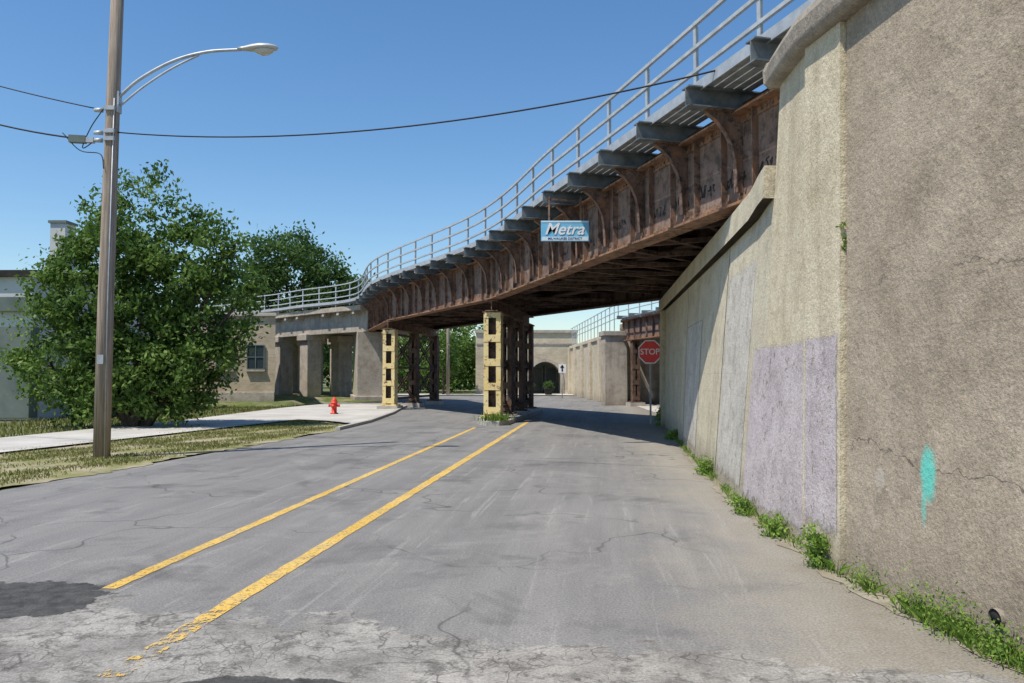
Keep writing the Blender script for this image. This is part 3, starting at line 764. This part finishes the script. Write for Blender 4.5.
for x,y in ((2.85,62.6),(1.35,63.0)):
    e=empty('planter'); b=MB(); b.lathe((x,y,.06),[(.22,0),(.27,.05),(.36,.42),(.40,.44),(.40,.5),(.34,.5)],M_DARK,14); b.obj('pot',e)
    vs,sh=leafcloud([(x,y,.78,.38,.38,.3)],900,.12,.08,40); leafobj('shrub',vs,sh,M_LEAF2,e)
e=empty('traffic_sign'); b=MB(); b.tube([(3.45,55,0),(3.45,55,2.4)],.03,M_GALV,6); b.box((3.45,54.95,2.05),(.5,.02,.6),M_WHITE); b.box((3.45,54.93,2.05),(.10,.01,.4),M_DARK,.0); b.plate([(3.3,54.93,2.1),(3.6,54.93,2.1),(3.45,54.93,2.32)],(0,1,0),.01,M_DARK); b.obj('post_and_panel',e)

# ------------------------------------------------------------ left buildings
bb=empty('brick_building')
b=MB(); b.poly([(-12.6,42.5),(-16.5,52),(-27,52),(-24.6,42.5)],0,4.72,M_BRICK); b.obj('walls',bb)
b=MB(); b.poly([(-12.5,42.35),(-16.4,52.1),(-27.1,52.1),(-24.7,42.35)],4.722,4.9,M_CONC); b.box((-18.6,42.46,.35),(12.0,.1,.7),M_CONC); b.obj('roof_coping',bb,.02)
b=MB()
for x in (-13.6,-15.25,-17.1,-19):
    b.box((x,42.47,2.55),(.9,.08,1.25),M_GLASS)
    for zz in (1.92,2.55,3.18): b.box((x,42.42,zz),(.94,.06,.04),M_GRYB)
    for dx in (-.45,0,.45): b.box((x+dx,42.41,2.55),(.04,.05,1.3),M_GRYB)
    b.box((x,42.4,1.84),(1.05,.16,.1),M_CONC)
b.obj('windows',bb)
wb=empty('low_commercial_building')
b=MB(); b.box((-22.6,33,2.6),(11.6,9,5.2),M_CLAD,-.04); b.obj('walls',wb)
b=MB(); b.box((-22.6,33,5.2),(12,9.4,.22),M_DARK,-.04); b.box((-22.6,28.6,1.7),(11.3,.5,3.2),M_GRYB,-.04)
for i in range(6): b.box((-27.5+i*1.9,28.33,1.9),(1.5,.06,2.0),M_GLASS,-.04)
b.box((-22.6,28.35,4.1),(11.7,.12,.5),M_GRYB,-.04); b.obj('fascia_and_windows',wb)
b=MB(); b.box((-21.2,37.5,6.4),(.7,.9,4.6),M_CLAD); b.box((-21.2,37.5,8.75),(.85,1.05,.12),M_GRYB); b.box((-20.2,37.2,5.6),(1.2,1.4,1.1),M_GRYB); b.obj('roof_stack',wb)

# ------------------------------------------------------------ utility pole and lamp
up=empty('utility_pole')
PX,PY=-7.92,15.5
b=MB(); b.tube([(PX,PY,-.2),(PX+.02,PY,3),(PX+.08,PY,7),(PX+.17,PY,11.5)],[.155,.145,.125,.11],M_POLE,16)
b.box((PX+.02,PY-.165,1.9),(.12,.01,.18),M_GALV); b.tube([(PX+.12,PY-.13,.0),(PX+.12,PY-.125,3),(PX+.16,PY-.115,7)],.012,M_GALV,6); b.obj('pole_shaft',up)
b=MB(); q=lambda x,z,y=PY: (x,y,z)
for z in (6.8,6.35,6.2): b.tube([(PX-.28,PY,z),(PX-.12,PY,z)],[.04,.05],M_GALV,8); b.box((PX+.08,PY-.13,z),(.2,.06,.08),M_GALV)
b.obj('insulators',up)
sl=empty('street_lamp'); AX=2.52
arm=catmull([q(PX+.18,7.05),q(PX+.6,7.42),q(PX+1.25,7.78),q(PX+1.9,7.96),q(PX+AX+.07,8.01)],8)
b=MB(); b.tube(arm,.032,M_GALV,8)
arm2=catmull([q(PX+.18,6.85),q(PX+.65,7.25),q(PX+1.2,7.62),q(PX+1.75,7.90)],6); b.tube(arm2,.02,M_GALV,6)
b.box((PX+.17,PY,6.95),(.1,.14,.42),M_GALV); b.obj('bracket_arm',sl)
b=MB(); prof=[(0,.05,.05),(.12,.07,.06),(.28,.12,.09),(.45,.16,.10),(.62,.155,.085),(.74,.10,.06),(.79,.02,.02)]
vs=[];n=14
for dx,wy,wz in prof:
    for j in range(n):
        a=2*math.pi*j/n; z=math.sin(a)*wz; z=z if z>0 else z*.35
        vs.append((PX+AX+dx,PY+math.cos(a)*wy,8.01+z+dx*.03))
fs=[(i*n+j,i*n+(j+1)%n,(i+1)*n+(j+1)%n,(i+1)*n+j) for i in range(len(prof)-1) for j in range(n)]+[tuple(range(n)),tuple(range((len(prof)-1)*n,len(prof)*n))]
b.add(vs,fs,M_LAMP,True); b.obj('lamp_head',sl)
b=MB(); vs=[]
prof=[(.30,.02,.01),(.36,.09,.06),(.48,.13,.11),(.6,.12,.10),(.69,.06,.05),(.72,.01,.01)]
for dx,wy,wz in prof:
    for j in range(n):
        a=2*math.pi*j/n; z=-abs(math.sin(a))*wz if math.sin(a)<0 else 0
        vs.append((PX+AX+dx,PY+math.cos(a)*wy,7.985+z+dx*.03))
b.add(vs,[(i*n+j,i*n+(j+1)%n,(i+1)*n+(j+1)%n,(i+1)*n+j) for i in range(len(prof)-1) for j in range(n)],M_LENS,True); b.obj('lamp_lens',sl)
def cable(name,p,q,sag,r=.014,parent=None):
    p=V(p);q=V(q); pts=[p.lerp(q,i/30)-V((0,0,4*sag*(i/30)*(1-i/30))) for i in range(31)]
    b=MB(); b.tube(pts,r,M_BLACK,6); return b.obj(name,parent)
cable('overhead_cable',(PX+.15,PY,6.36),(3.0,11.1,5.92),.42,.013)
cable('overhead_cable',(PX-.2,PY,6.82),(-19,17.5,10.9),.35,.012)
cable('overhead_cable',(PX-.25,PY,6.2),(-19,18,11.2),.85,.018)
b=MB()
b.tube(catmull([(PX-.25,PY,6.2),(PX-.5,PY,6.05),(PX-.35,PY,6.45),(PX-.05,PY-.1,6.8)],6),.01,M_BLACK,6)
b.tube(catmull([(PX-.9,PY,6.35),(PX-.55,PY,6.0),(PX-.1,PY-.1,5.9),(PX,PY-.15,5.6)],6),.01,M_BLACK,6)
b.box((PX-.6,PY,6.22),(.3,.12,.14),M_GRYB,.2); b.box((PX-.35,PY,6.2),(.14,.1,.1),M_GALV,.1); b.obj('cable_splice_box')
e=empty('distant_utility_pole'); b=MB(); b.tube([(-5.0,62.5,0),(-5.0,62.5,8.5)],.13,M_POLE,8); b.obj('shaft',e)

# ------------------------------------------------------------ hydrant
e=empty('fire_hydrant'); hz=.05; c=(-7.1,32.0,hz); b=MB()
b.lathe(c,[(.16,0),(.16,.04),(.105,.05),(.105,.40),(.14,.41),(.14,.45),(.12,.46),(.115,.54),(.08,.60),(.04,.63),(.03,.68),(.0,.68)],M_HYD,18)
b.tube([(c[0]-.19,c[1],hz+.33),(c[0]+.19,c[1],hz+.33)],.052,M_HYD,10); b.tube([(c[0],c[1]-.2,hz+.31),(c[0],c[1],hz+.31)],.07,M_HYD,12)
for sx in (-1,1): b.tube([(c[0]+sx*.18,c[1],hz+.33),(c[0]+sx*.22,c[1],hz+.33)],.066,M_HYD,6)
b.tube([(c[0],c[1]-.24,hz+.31),(c[0],c[1]-.19,hz+.31)],.085,M_HYD,6); b.obj('body',e)
# ------------------------------------------------------------ stop sign
e=empty('stop_sign'); sx_,sy_,sz_=4.55,26.35,2.36; b=MB()
yaw=-.38
def rp(dx,dy,z): return (sx_+dx*math.cos(yaw)-dy*math.sin(yaw),sy_+dx*math.sin(yaw)+dy*math.cos(yaw),z)
def octa(r,dy,m,t=.006):
    b.plate([rp(r*math.cos(math.pi/8+i*math.pi/4),dy,sz_+r*math.sin(math.pi/8+i*math.pi/4)) for i in range(8)],(-math.sin(yaw),math.cos(yaw),0),t,m)
octa(.42,0,M_WHITE); octa(.38,-.008,M_RED); b.obj('octagon_panel',e)
b=MB(); p0=rp(0,.03,0); b.beam(p0,(p0[0],p0[1],2.75),.06,.03,M_GALV); b.obj('post',e)
text('STOP',rp(0,-.014,sz_),.27,M_WHITE,'lettering',e,rot=(math.pi/2,0,yaw),ext=.002)

# ------------------------------------------------------------ grass & weeds
def inpoly(x,y,P):
    c=False;j=len(P)-1
    for i in range(len(P)):
        if (P[i][1]>y)!=(P[j][1]>y) and x<(P[j][0]-P[i][0])*(y-P[i][1])/(P[j][1]-P[i][1])+P[i][0]: c=not c
        j=i
    return c
def blades(name,pts,h0,h1,m,w=.012,z=.09,lean=.5,parent=None):
    pts=np.array(pts); n=len(pts); P=np.c_[pts,np.full(n,z)] if pts.shape[1]==2 else pts
    a=rng.uniform(0,2*np.pi,n); d=np.c_[np.cos(a),np.sin(a),np.zeros(n)]; s=np.c_[-np.sin(a),np.cos(a),np.zeros(n)]
    h=rng.uniform(h0,h1,n)[:,None]; up=np.array([0,0,1.0]); ln=rng.uniform(0,lean,n)[:,None]
    mid=P+up*h*.55+d*h*ln*.3; tip=P+up*h*.95+d*h*ln
    vs=np.stack([P-s*w,P+s*w,mid+s*w*.7,tip],axis=1)
    vs2=np.stack([P-s*w,mid+s*w*.7,tip,mid-s*w*.7],axis=1)
    vs=np.concatenate([vs,vs2]).reshape(-1,3); sh=np.tile(rng.uniform(0,1,n),2)
    return leafobj(name,vs,sh,m,parent)
vp=kerb[:5]+[(-4.95,25.2),(-6.3,27.2),(-7.5,28.0),(-10.3,16),(-13.8,0)]
pts=[]
while len(pts)<24000:
    y=random.uniform(6,28); x=random.uniform(-13,-4.5)
    if inpoly(x+.2+random.random()*.3,y,vp):
        cl=math.sin(x*2.1+y*.7)*math.sin(y*1.3-x)+.6*math.sin(x*5.3-y*2.9)+random.uniform(-.8,.8)
        if cl>0 : pts.append((x,y))
blades('grass',pts,.02,.075,M_GRASS,.009,z=.006,lean=1.1)
pts=[]
while len(pts)<6000:
    y=random.uniform(20,42); x=random.uniform(-17,-11)
    if x< interp(y,[0,19.7,28,38,42.5],[-16.6,-12.7,-11.3,-10.9,-10.2])-.1: pts.append((x,y))
blades('grass',pts,.05,.18,M_GRASS,.018,z=-.03)
wp=[];lv=[]
def clump(y,h,n,spread,off=.08):
    x=wbase(y)-off
    for _ in range(n): wp.append((x+random.gauss(0,spread*.3),y+random.gauss(0,spread),.0))
    lv.append((x-.02,y,h*.45,spread*.55,spread*1.0,h*.55))
for y,h,n,sp in ((12.9,.28,40,.16),(9.3,.2,30,.16),(8.0,.18,30,.16),(6.75,.32,50,.15),(6.0,.2,30,.1),(5.35,.2,110,.14),(4.95,.24,130,.16),(4.55,.2,130,.16),(20,.25,40,.3),(25.4,.5,60,.3)): clump(y,h,n,sp)
for _ in range(900):
    y=random.uniform(3.5,22)
    if math.sin(y*3.1)+math.sin(y*7.7)*.6+random.uniform(-1,1)>-.1: wp.append((wbase(y)-random.uniform(.01,.11),y,0.0))
e=empty('weeds'); blades('weed_blades',wp,.04,.15,M_WEED,.004,lean=1.3,z=0,parent=e)
vs,sh=leafcloud(lv[:4],3000,.042,.05,80); leafobj('weed_leaves',vs,sh,M_WEED,e)
vs,sh=leafcloud(lv[4:8],1800,.026,.06,90); leafobj('weed_leaves',vs,sh,M_WEED,e)
vs,sh=leafcloud(lv[8:],1200,.07,.06,60); leafobj('weed_leaves',vs,sh,M_WEED,e)
vs,sh=leafcloud([(wbase(y)-.04,y,.04,.05,.12,.05) for y in (7.4,8.6,10.2,11.1,14.2,15.7,17.5,18.3)],700,.03,.03,40); leafobj('weed_leaves',vs,sh,M_WEED,e)
vs,sh=leafcloud([(wx(6.42,2.72)-.02,6.44,2.72,.02,.02,.10)],60,.04,.015,8); leafobj('wall_weed',vs,sh,M_WEED,e)
blades('weed_blades_island',[(random.gauss(-.55,.25),random.gauss(25.5,.15),.14) for _ in range(200)],.1,.35,M_WEED,.012,parent=e)

# ------------------------------------------------------------ light, sky, camera
w=bpy.data.worlds.new('World'); scene.world=w; w.use_nodes=True
nt=w.node_tree; bg=nt.nodes['Background']; sk=nt.nodes.new('ShaderNodeTexSky'); sk.sky_type='NISHITA'; sk.sun_disc=False
dirv=V((.43,.32,-1)).normalized(); el=math.asin(-dirv.z); az=math.atan2(-dirv.x,-dirv.y)
sk.sun_elevation=el; sk.sun_rotation=az%(2*math.pi); sk.altitude=100; sk.air_density=1.1; sk.dust_density=.4; sk.ozone_density=3.0
hs=nt.nodes.new('ShaderNodeHueSaturation'); hs.inputs['Saturation'].default_value=1.2
nt.links.new(sk.outputs[0],hs.inputs['Color']); nt.links.new(hs.outputs[0],bg.inputs[0]); bg.inputs[1].default_value=.15
ld=bpy.data.lights.new('sun','SUN'); ld.energy=5.0; ld.angle=math.radians(.5); ld.color=(1,.93,.83)
lo=bpy.data.objects.new('sun',ld); lo.rotation_euler=dirv.to_track_quat('-Z','Y').to_euler(); scene.collection.objects.link(lo)
cam=bpy.data.cameras.new('camera'); co=bpy.data.objects.new('camera',cam); scene.collection.objects.link(co)
cam.lens=28.1; cam.sensor_width=36; cam.clip_end=2000; cam.clip_start=.05
co.location=(0,0,1.6); co.rotation_euler=(math.radians(90+2.4),0,0); scene.camera=co
scene.view_settings.view_transform='Standard'; scene.view_settings.look='None'; scene.view_settings.exposure=0
